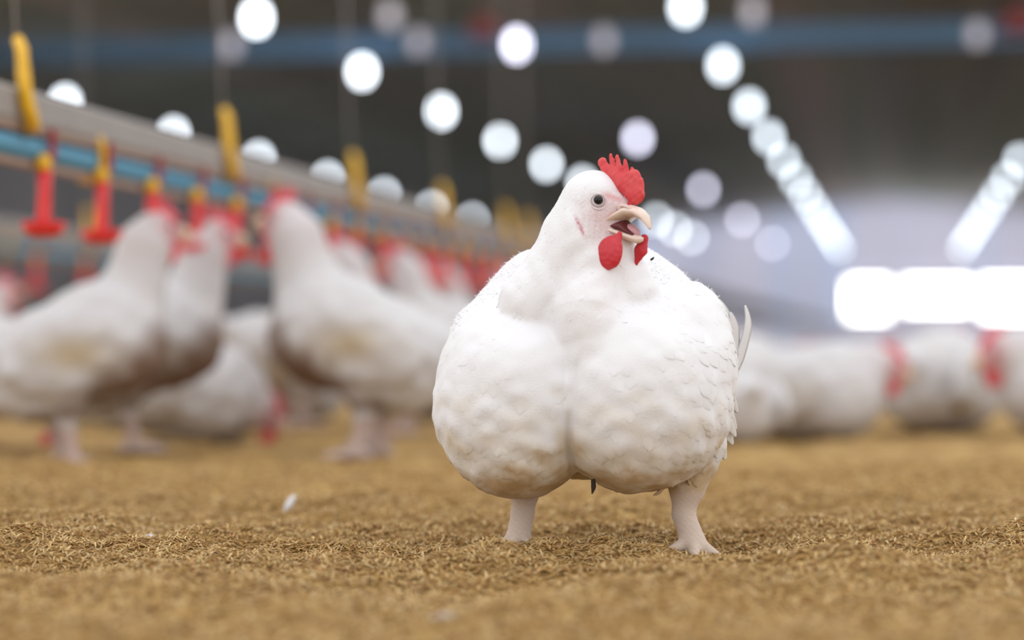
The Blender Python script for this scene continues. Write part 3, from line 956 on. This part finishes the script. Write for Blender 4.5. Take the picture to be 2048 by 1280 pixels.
# flight feathers of the wing at the right side
def blade(name, path, widths, nrm, m=M_FEATH, parent=hen, tint=(0.66, 0.65, 0.65), thick=0.8):
    path = [np.array(P3(*q)) for q in path]
    fine, fw = [], []
    k = len(path)
    ts = np.linspace(0, k - 1, 22)
    for t in ts:
        i = min(int(t), k - 2); a = t - i
        p0, p1, p2, p3 = path[max(i - 1, 0)], path[i], path[i + 1], path[min(i + 2, k - 1)]
        fine.append(0.5 * ((2 * p1) + (p2 - p0) * a + (2 * p0 - 5 * p1 + 4 * p2 - p3) * a * a + (3 * p1 - p0 - 3 * p2 + p3) * a ** 3))
        fw.append(np.interp(t, range(k), widths))
    V, F = [], []
    nrm = np.array(nrm, float)
    for i, p in enumerate(fine):
        tg = fine[min(i + 1, 21)] - fine[max(i - 1, 0)]; tg /= np.linalg.norm(tg)
        s = np.cross(tg, nrm); s /= np.linalg.norm(s)
        g = np.cross(s, tg)
        for u, hgt in ((-1, 0), (-0.5, 1.4), (0, 2.2), (0.5, 1.4), (1, 0), (0.5, 0.2), (0, 0.6), (-0.5, 0.2)):
            V.append(p + s * u * fw[i] + g * hgt * thick)
    for i in range(21):
        for q in range(8):
            F.append((i * 8 + q, i * 8 + (q + 1) % 8, (i + 1) * 8 + (q + 1) % 8, (i + 1) * 8 + q))
    F.append(tuple(range(7, -1, -1))); F.append(tuple(21 * 8 + q for q in range(8)))
    return MB().add(to_local(np.array(V)), F, tint).build(name, m, parent)
blade('flight_feather', [(1470, 770, -150), (1495, 715, -165), (1513, 650, -175), (1508, 608, -180)], [7, 11, 9, 2], (0.35, -0.9, 0.2))
blade('flight_feather', [(1462, 760, -140), (1480, 705, -160), (1484, 655, -170), (1476, 622, -175)], [9, 14, 12, 3], (0.3, -0.9, 0.1), tint=(0.60, 0.58, 0.57))
blade('flight_feather', [(1458, 745, -150), (1468, 690, -165), (1466, 630, -175), (1452, 596, -180)], [10, 15, 13, 3], (0.2, -0.9, 0.1), tint=(0.62, 0.60, 0.59))
for q in ([(1436, 842, -60), (1458, 866, -66), (1472, 892, -72)], [(1424, 866, -50), (1446, 896, -56), (1456, 922, -62)], [(1446, 812, -70), (1466, 836, -78), (1480, 862, -84)], [(1412, 888, -40), (1430, 920, -46), (1436, 946, -50)], [(1448, 780, -80), (1470, 800, -90), (1484, 828, -96)], [(1440, 828, -52), (1462, 848, -58), (1477, 876, -64)]):
    blade('rump_feather', q, [13, 15, 3], (0.35, -0.9, 0.25), tint=(0.62, 0.58, 0.53))
blade('soiled_quill', [(1184, 955, 60), (1185, 970, 62), (1182, 984, 62)], [4, 5, 1], (0, -1, 0), m=M_DARK, tint=(0.03, 0.02, 0.02))
dq = front_d(1306, 522)
blade('soiled_quill', [(1305, 518, dq + 2), (1309, 515, dq + 3), (1312, 512, dq + 2)], [2, 2.4, 1], (0, -1, 0), m=M_DARK, tint=(0.03, 0.02, 0.02))
blade('soiled_quill', [(1332, 962, 40), (1316, 981, 44), (1304, 988, 46)], [3, 4, 1], (0, -1, 0), tint=(0.45, 0.32, 0.2))

# ------------------------------------------------------------------ the flock behind
def bird_parts(kind):
    """prims of a bird facing +x with its feet at the origin (metres)"""
    V3_ = lambda *a: a
    if kind == 'drink':
        core = [((-0.075, 0, 0.188), 0.102, (0.062, 0, 0.248), 0.112), ((-0.08, 0, 0.20), 0.085, (-0.19, 0, 0.215), 0.030)]
        neck = [((0.118, 0, 0.305), 0.073, (0.152, 0, 0.43), 0.050), ((0.150, 0, 0.43), 0.043, (0.172, 0, 0.462), 0.036)]
        breast = [((0.092, 0.038, 0.240), 0.09), ((0.092, -0.038, 0.240), 0.09)]
        head, hp = (0.176, 0, 0.467), -0.15
        hips = (-0.015, 0.165); stand = True
        wing = ((-0.035, 0.100, 0.225), (0.125, 0.032, 0.072), -0.42)
    elif kind == 'stand':
        core = [((-0.09, 0, 0.215), 0.098, (0.075, 0, 0.225), 0.118), ((-0.09, 0, 0.225), 0.085, (-0.205, 0, 0.275), 0.026)]
        neck = [((0.09, 0, 0.28), 0.075, (0.135, 0, 0.37), 0.042), ((0.135, 0, 0.37), 0.042, (0.15, 0, 0.395), 0.036)]
        breast = [((0.085, 0.04, 0.20), 0.09), ((0.085, -0.04, 0.20), 0.09)]
        head, hp = (0.155, 0, 0.40), -0.1
        hips = (-0.01, 0.155); stand = True
        wing = ((-0.05, 0.104, 0.235), (0.13, 0.032, 0.075), -0.1)
    elif kind == 'rest':
        core = [((-0.09, 0, 0.118), 0.105, (0.075, 0, 0.125), 0.120), ((-0.09, 0, 0.13), 0.085, (-0.205, 0, 0.165), 0.026)]
        neck = [((0.10, 0, 0.15), 0.078, (0.17, 0, 0.178), 0.048), ((0.17, 0, 0.178), 0.048, (0.19, 0, 0.182), 0.038)]
        breast = [((0.085, 0.045, 0.105), 0.09), ((0.085, -0.045, 0.105), 0.09)]
        head, hp = (0.198, 0, 0.182), -0.35
        hips = (0.0, 0.08); stand = False
        wing = ((-0.05, 0.112, 0.13), (0.13, 0.032, 0.075), -0.1)
    elif kind == 'low':
        core = [((-0.09, 0, 0.118), 0.105, (0.075, 0, 0.115), 0.115), ((-0.09, 0, 0.13), 0.085, (-0.205, 0, 0.175), 0.026)]
        neck = [((0.11, 0, 0.12), 0.07, (0.175, 0, 0.08), 0.044), ((0.175, 0, 0.08), 0.044, (0.19, 0, 0.068), 0.037)]
        breast = [((0.085, 0.045, 0.10), 0.085), ((0.085, -0.045, 0.10), 0.085)]
        head, hp = (0.195, 0, 0.062), -0.5
        hips = (0.0, 0.08); stand = False
        wing = ((-0.05, 0.112, 0.13), (0.13, 0.032, 0.075), -0.1)
    else:                                              # peck
        core = [((-0.09, 0, 0.205), 0.098, (0.075, 0, 0.175), 0.112), ((-0.09, 0, 0.215), 0.085, (-0.195, 0, 0.275), 0.026)]
        neck = [((0.11, 0, 0.175), 0.07, (0.185, 0, 0.115), 0.042), ((0.185, 0, 0.115), 0.042, (0.2, 0, 0.085), 0.037)]
        breast = [((0.085, 0.04, 0.16), 0.085), ((0.085, -0.04, 0.16), 0.085)]
        head, hp = (0.205, 0, 0.075), -0.9
        hips = (-0.02, 0.145); stand = True
        wing = ((-0.05, 0.104, 0.215), (0.13, 0.032, 0.07), 0.15)
    return core, neck, breast, head, hp, hips, stand, wing

def make_bird(kind, dirt, seed):
    core, neck, breast, head, hp, hips, stand, wing = bird_parts(kind)
    hd = np.array([math.cos(hp), 0, math.sin(hp)]); hu = np.array([-math.sin(hp), 0, math.cos(hp)])
    hc = np.array(head)
    def fn(p):
        d = None
        for a, ra, b, rb in core:
            c = cone(p, a, ra, b, rb)
            d = c if d is None else smin(d, c, 0.04)
        bl = smin(ell(p, breast[0][0], (0.095, 0.082, 0.09)), ell(p, breast[1][0], (0.095, 0.082, 0.09)), 0.012)
        d = smin(d, bl, 0.03)
        for s in (-1, 1):
            c, r, pt = wing
            d = smin(d, ell(p, (c[0], s * c[1], c[2]), r, pitch=-pt), 0.010)
        d = d + 0.0035 * vnoise((p[0] / 0.07, p[1] / 0.07, p[2] / 0.07), seed)
        for a, ra, b, rb in neck:
            d = smin(d, cone(p, a, ra, b, rb), 0.03)
        d = smin(d, cone(p, tuple(hc), 0.036, tuple(hc + hd * 0.028 - hu * 0.004), 0.024), 0.012)
        if stand:
            for s in (-1, 1):
                leg = smin(cone(p, (hips[0], s * 0.062, hips[1]), 0.058, (hips[0] + 0.0, s * 0.056, 0.092), 0.021), cone(p, (hips[0], s * 0.056, 0.092), 0.0145, (0.0, s * 0.056, 0.016), 0.0115), 0.012)
                for q in ((0.062, 0.0), (0.050, 0.032), (0.050, -0.032), (-0.03, 0.0)):
                    leg = smin(leg, cone(p, (0, s * 0.056, 0.014), 0.011, (q[0], s * 0.056 + q[1], 0.006), 0.006), 0.006)
                d = smin(d, leg, 0.02)
        return d
    lo, hi = (-0.26, -0.175, -0.012 if stand else 0.0), (0.30, 0.175, 0.54)
    V, Q = sdf_mesh(fn, lo, hi, 0.006)
    n = vnoise((V[:, 0] / 0.08, V[:, 1] / 0.08, V[:, 2] / 0.08), seed + 3)
    c = np.tile(np.array([0.56, 0.55, 0.56]), (len(V), 1))
    # soiling along the belly and breast, and a tan patch on the wing
    fx = V[:, 0] * math.cos(0.6) + V[:, 2] * math.sin(0.6)
    keelz = np.interp(V[:, 0], [-0.12, 0.0, 0.08, 0.2], [0.16, 0.165, 0.20, 0.26] if kind == 'drink' else [0.13, 0.13, 0.13, 0.16])
    if not stand: keelz = keelz - 0.075
    w = np.clip((keelz - V[:, 2]) / 0.05 + 0.25 * n, 0, 1) * np.clip((V[:, 2] - (0.085 if stand else -1)) / 0.02, 0, 1) * dirt
    if kind == 'drink':
        v = V[:, 0] * 0.6 - V[:, 2] * 0.8
        w = np.clip((v + 0.140) / 0.05 + 0.3 * n, 0, 0.92) * np.clip((V[:, 2] - 0.085) / 0.02, 0, 1) * np.clip((0.33 - V[:, 2]) / 0.05, 0, 1) * dirt
    c = c * (1 - w[:, None]) + np.array([0.12, 0.05, 0.018]) * w[:, None]
    wc = wing[0]
    w = 0.9 * dirt * np.exp(-(((V[:, 0] - wc[0] - 0.02) / 0.07) ** 2 + ((V[:, 2] - wc[2] + 0.005) / 0.035) ** 2)) * (np.abs(V[:, 1]) > 0.07)
    c = c * (1 - w[:, None]) + np.array([0.42, 0.32, 0.17]) * w[:, None]
    if stand:
        w = np.clip((0.085 - V[:, 2]) / 0.015, 0, 1)
        c = c * (1 - w[:, None]) + np.array([0.52, 0.39, 0.35]) * w[:, None]
    hdist = np.linalg.norm(V - (hc + hd * 0.018), axis=1)
    w = 0.85 * np.clip((0.055 - hdist) / 0.02, 0, 1)
    c = c * (1 - w[:, None]) + np.array([0.52, 0.17, 0.19]) * w[:, None]
    nk = np.linalg.norm(V - np.array(neck[0][2]), axis=1)
    w = 0.35 * np.clip((0.09 - nk) / 0.06, 0, 1)
    c = c * (1 - w[:, None]) + np.array([0.52, 0.38, 0.39]) * w[:, None]
    root = empty('chicken')
    np_mesh('body', V, Q, M_BIRD, root, c)
    def hp3(b, u, s=0.0):
        return tuple(hc + hd * b + hu * u + np.array([0, s, 0]))
    def combf(p):
        q = (p[0], p[1] * 2.0, p[2])
        d = cone(q, hp3(0.032, 0.026), 0.012, hp3(-0.018, 0.040), 0.011)
        for b in (-0.022, -0.008, 0.006, 0.020):
            d = smin(d, cone(q, hp3(b, 0.040), 0.007, hp3(b - 0.004, 0.062), 0.003), 0.003)
        return d * 0.6
    lo = hc - 0.085; hi = hc + 0.085
    V, Q = sdf_mesh(combf, (lo[0], -0.02, lo[2]), (hi[0], 0.02, hi[2]), 0.0028)
    np_mesh('comb', V, Q, M_BIRDRED, root)
    for s in (-1, 1):
        def wf(p):
            q = (p[0], (p[1] - s * 0.014) * 2.2, p[2])
            return cone(q, (hp3(0.040, -0.018)[0], 0, hp3(0.040, -0.018)[2]), 0.007, (hp3(0.034, -0.05)[0], 0, hp3(0.034, -0.05)[2]), 0.015) * 0.55
        V, Q = sdf_mesh(wf, (lo[0], s * 0.014 - 0.02, lo[2]), (hi[0], s * 0.014 + 0.02, hi[2]), 0.0028)
        np_mesh('wattle', V, Q, M_BIRDRED, root)
        e, f = ball(np.array(hp3(0.020, 0.008, s * 0.029)), 0.0062, 12)
        MB().add(e, f).build('eye', M_EYE, root)
    for nm, pts in (('upper_beak', [hp3(0.045, 0.004), hp3(0.060, 0.003), hp3(0.076, -0.006)]), ('lower_beak', [hp3(0.043, -0.008), hp3(0.056, -0.010), hp3(0.068, -0.012)])):
        MB().tube(pts, [0.013, 0.010, 0.002] if nm == 'upper_beak' else [0.010, 0.007, 0.002], 10).build(nm, M_BIRDBEAK, root)
    return root

bird_proto = {}
def bird(kind, px, Y, rot, label, group=None, dirt=1.0, scale=1.0):
    key = (kind, dirt)
    if key not in bird_proto:
        o = bird_proto[key] = make_bird(kind, dirt, 70 + len(bird_proto))
    else:
        o = copy_tree(bird_proto[key])
    x = (px - 1024) * Y / FPX
    o.location = (x, Y, float(ground_z(np.array([x]), np.array([Y]))[0]))
    o.rotation_euler = (0, 0, math.radians(rot))
    o.scale = (scale,) * 3
    tag(o, label, 'chicken', group)
GL, GR, GD = 'chickens drinking at the near rail', 'chickens resting on the litter at the right', 'distant flock by the bright windows'
bird('drink', 136, 4.86, 22, 'white chicken at the left edge stretching up rightwards to drink, brown stained belly', GL, 1.0, 1.03)
bird('drink', 268, 5.22, 12, 'white chicken right behind the leftmost drinker, also reaching up to the right', GL)
bird('drink', 735, 4.98, 160, 'big white chicken reaching up to the left with tan patch on its wing', GL, 1.0, 1.06)
bird('drink', 752, 5.65, 166, 'white chicken hidden behind the big one that reaches left, only neck showing', GL)
bird('drink', 812, 6.25, 172, 'white chicken with bright red face third in the line reaching left', GL)
bird('drink', 918, 7.0, 172, 'white chicken with blurred red head fourth in the line reaching left', GL)
bird('drink', 985, 8.1, 174, 'blurred white chicken fifth in the line with a pale red head', GL)
bird('drink', 1100, 8.9, 174, 'blurred chicken farthest along the rail beside the front chicken shoulder', GL)
bird('low', 372, 5.75, -12, 'greyish chicken lying low between the drinking birds, red head near the litter', GL, 0.3)
bird('rest', 575, 7.0, 150, 'chicken lying farther back in the gap left of the big chicken reaching left', GL, 0.3)
bird('rest', 850, 7.6, 20, 'chicken lying behind the legs of the big chicken reaching left', GL, 0.3)
bird('rest', 215, 6.7, -20, 'chicken lying behind the two chickens that reach right', GL, 0.3)
bird('peck', -75, 5.35, 0, 'chicken at the left edge lowering its head behind the leftmost drinker', GL, 0.3)
bird('stand', -90, 7.9, 20, 'pale chicken half cut by the left edge farther back', GL, 0.3)
bird('stand', 590, 6.6, 30, 'shaded chicken standing under the big chicken that reaches left', GL, 1.0)
bird('rest', 1612, 6.0, -12, 'white chicken lying right of the front chicken with red face turned right', GR, 0.3)
bird('rest', 1488, 6.7, 80, 'white chicken lying just beside the front chicken wing', GR, 0.3, 1.1)
bird('rest', 1872, 6.5, 60, 'large pale chicken lying near the right edge with no visible face', GR, 0.3, 1.15)
bird('rest', 2175, 6.0, 190, 'white chicken cut by the right edge with red face turned left', GR, 0.3, 1.15)
bird('low', 1470, 5.6, 100, 'small pale chicken low behind the front chicken right leg', GR, 0.3, 0.75)
far = [(1560, 9.0, 30), (1700, 9.8, 200), (1770, 8.6, 150), (1830, 11.5, 0), (1930, 9.4, 220), (2030, 8.8, 10), (1640, 12.5, 90), (1735, 14.0, 20), (1890, 13.5, 190), (1985, 12.2, 60), (2070, 11.6, 170),
       (1600, 17.0, 15), (1800, 17.5, 200), (1950, 18.5, 100), (1690, 20.0, 200), (1860, 22.0, 30), (2010, 20.5, 170), (1540, 14.5, 240)]
for i, (px, Y, rot) in enumerate(far):
    nm = ['first', 'second', 'third', 'fourth', 'fifth', 'sixth', 'seventh', 'eighth', 'ninth', 'tenth', 'eleventh', 'twelfth', 'thirteenth', 'fourteenth', 'fifteenth', 'sixteenth', 'seventeenth', 'eighteenth']
    order = sorted(range(len(far)), key=lambda k: far[k][0]).index(i)
    bird('rest' if i % 3 else 'low', px, Y, rot, 'far blurred white chicken below the bright windows, %s from the left' % nm[order], GD, 0.3)

# ------------------------------------------------------------------ litter grains and loose feathers
def husks():
    xs, ys = [], []
    def scatter(y0, y1, dens):
        n = int(dens * 0.46 * (y1 ** 2 - y0 ** 2) / 2)
        y = np.sqrt(rng.uniform(y0 * y0, y1 * y1, n))
        x = rng.uniform(-0.23, 0.23, n) * y
        xs.append(x); ys.append(y)
    scatter(1.75, 2.3, 26000); scatter(2.3, 2.55, 45000); scatter(2.55, 3.15, 72000); scatter(3.15, 3.7, 36000); scatter(3.7, 4.6, 14000)
    x, y = np.concatenate(xs), np.concatenate(ys)
    n = len(x)
    z = ground_z(x, y) + rng.uniform(-0.0005, 0.0035, n)
    yaw = rng.uniform(0, 2 * math.pi, n); pit = rng.normal(0, 0.42, n)
    L = rng.uniform(0.0046, 0.0078, n); W = rng.uniform(0.0010, 0.0016, n)
    f = np.stack([np.cos(yaw) * np.cos(pit), np.sin(yaw) * np.cos(pit), np.sin(pit)], 1)
    s = np.stack([-np.sin(yaw), np.cos(yaw), 0 * yaw], 1)
    u = np.cross(f, s)
    c = np.stack([x, y, z], 1)
    bend = rng.uniform(0, 0.0012, n)
    verts = []
    for t, w in ((-1, 0.25), (-0.4, 1.0), (0.4, 1.0), (1, 0.25)):
        b = (1 - t * t) * bend
        for a in (0, 1, 2):
            g = a * 2.094 + 0.5
            verts.append(c + f * (L * t)[:, None] + s * (W * w * math.cos(g))[:, None] + u * (W * w * 0.7 * math.sin(g) + b)[:, None])
    V = np.stack(verts, 1).reshape(-1, 3)
    k = np.arange(n)[:, None] * 12
    Q = []
    for r in range(3):
        for a in range(3):
            a2 = (a + 1) % 3
            Q.append(k + np.array([r * 3 + a, r * 3 + a2, r * 3 + 3 + a2, r * 3 + 3 + a]))
    Q = np.concatenate(Q)
    pal = np.array([(0.76, 0.55, 0.24), (0.66, 0.45, 0.17), (0.80, 0.62, 0.32), (0.52, 0.32, 0.11), (0.58, 0.31, 0.12), (0.36, 0.21, 0.08)])
    col = pal[rng.choice(6, n, p=[0.30, 0.26, 0.17, 0.14, 0.06, 0.07])] * rng.uniform(0.68, 0.95, n)[:, None] * np.array([1.0, 0.96, 0.98])
    o = np_mesh('husk_litter', V, Q, M_HUSK, None, np.repeat(col, 12, 0))
    tag(o, 'loose golden rice husks strewn over the litter floor', 'litter', None, 'stuff')
husks()

def loose_feather(px, Y, size, tilt, label, puffy=False):
    x = (px - 1024) * Y / FPX
    z = float(ground_z(np.array([x]), np.array([Y]))[0])
    root = empty('loose_feather', (x, Y, z))
    if puffy:
        mb = MB()
        r = random.Random(int(px))
        for i in range(46):
            a, e = r.uniform(0, 6.28), r.uniform(0.15, 1.2)
            d = Vector((math.cos(a) * math.cos(e), math.sin(a) * math.cos(e), math.sin(e) * 0.6))
            mb.tube([(0, 0, 0.002), tuple(d * size * 0.5 + Vector((0, 0, 0.002))), tuple(d * size + Vector((0, 0, -0.001)))], [size * 0.07, size * 0.10, size * 0.02], 5)
        mb.build('vane', M_FLUFF, root)
    else:
        up = Vector((math.sin(tilt), 0.25, math.cos(tilt))).normalized(); sd = Vector((math.cos(tilt), 0, -math.sin(tilt)))
        v, f = [], []
        prof = [(0, 0.02), (0.15, 0.08), (0.35, 0.17), (0.6, 0.17), (0.85, 0.12), (1, 0.02)]
        for t, w in prof:
            for q in (-1, 0, 1):
                for dy in (0,):
                    v.append(tuple(up * size * t + sd * w * size * q + Vector((0, 0.003 * abs(q) + 0.004 * t * t, 0))))
        for i in range(5):
            for q in range(2):
                f.append((i * 3 + q, i * 3 + q + 1, i * 3 + 4 + q, i * 3 + 3 + q))
        o = MB().add(v, f).build('vane', M_FLUFF, root)
        so = o.modifiers.new('thickness', 'SOLIDIFY'); so.thickness = 0.0012
        MB().tube([(0, 0, -0.003), tuple(up * size * 0.5 + Vector((0, -0.001, 0))), tuple(up * size * 0.97 + Vector((0, 0.003, 0)))], [0.0012, 0.0009, 0.0004], 6).build('quill', M_FLUFF, root)
    tag(root, label, 'feather', 'white feathers on the litter')
loose_feather(568, 3.42, 0.032, 0.45, 'slim white feather standing tilted in the litter left of the chicken')
loose_feather(300, 2.92, 0.010, 0, 'tiny white down tuft on the litter at the lower left', True)
loose_feather(900, 2.02, 0.020, 0, 'blurred white down tuft on the litter at the bottom edge', True)
loose_feather(485, 2.55, 0.008, 0, 'faint pale down speck between the tilted feather and the bottom edge', True)
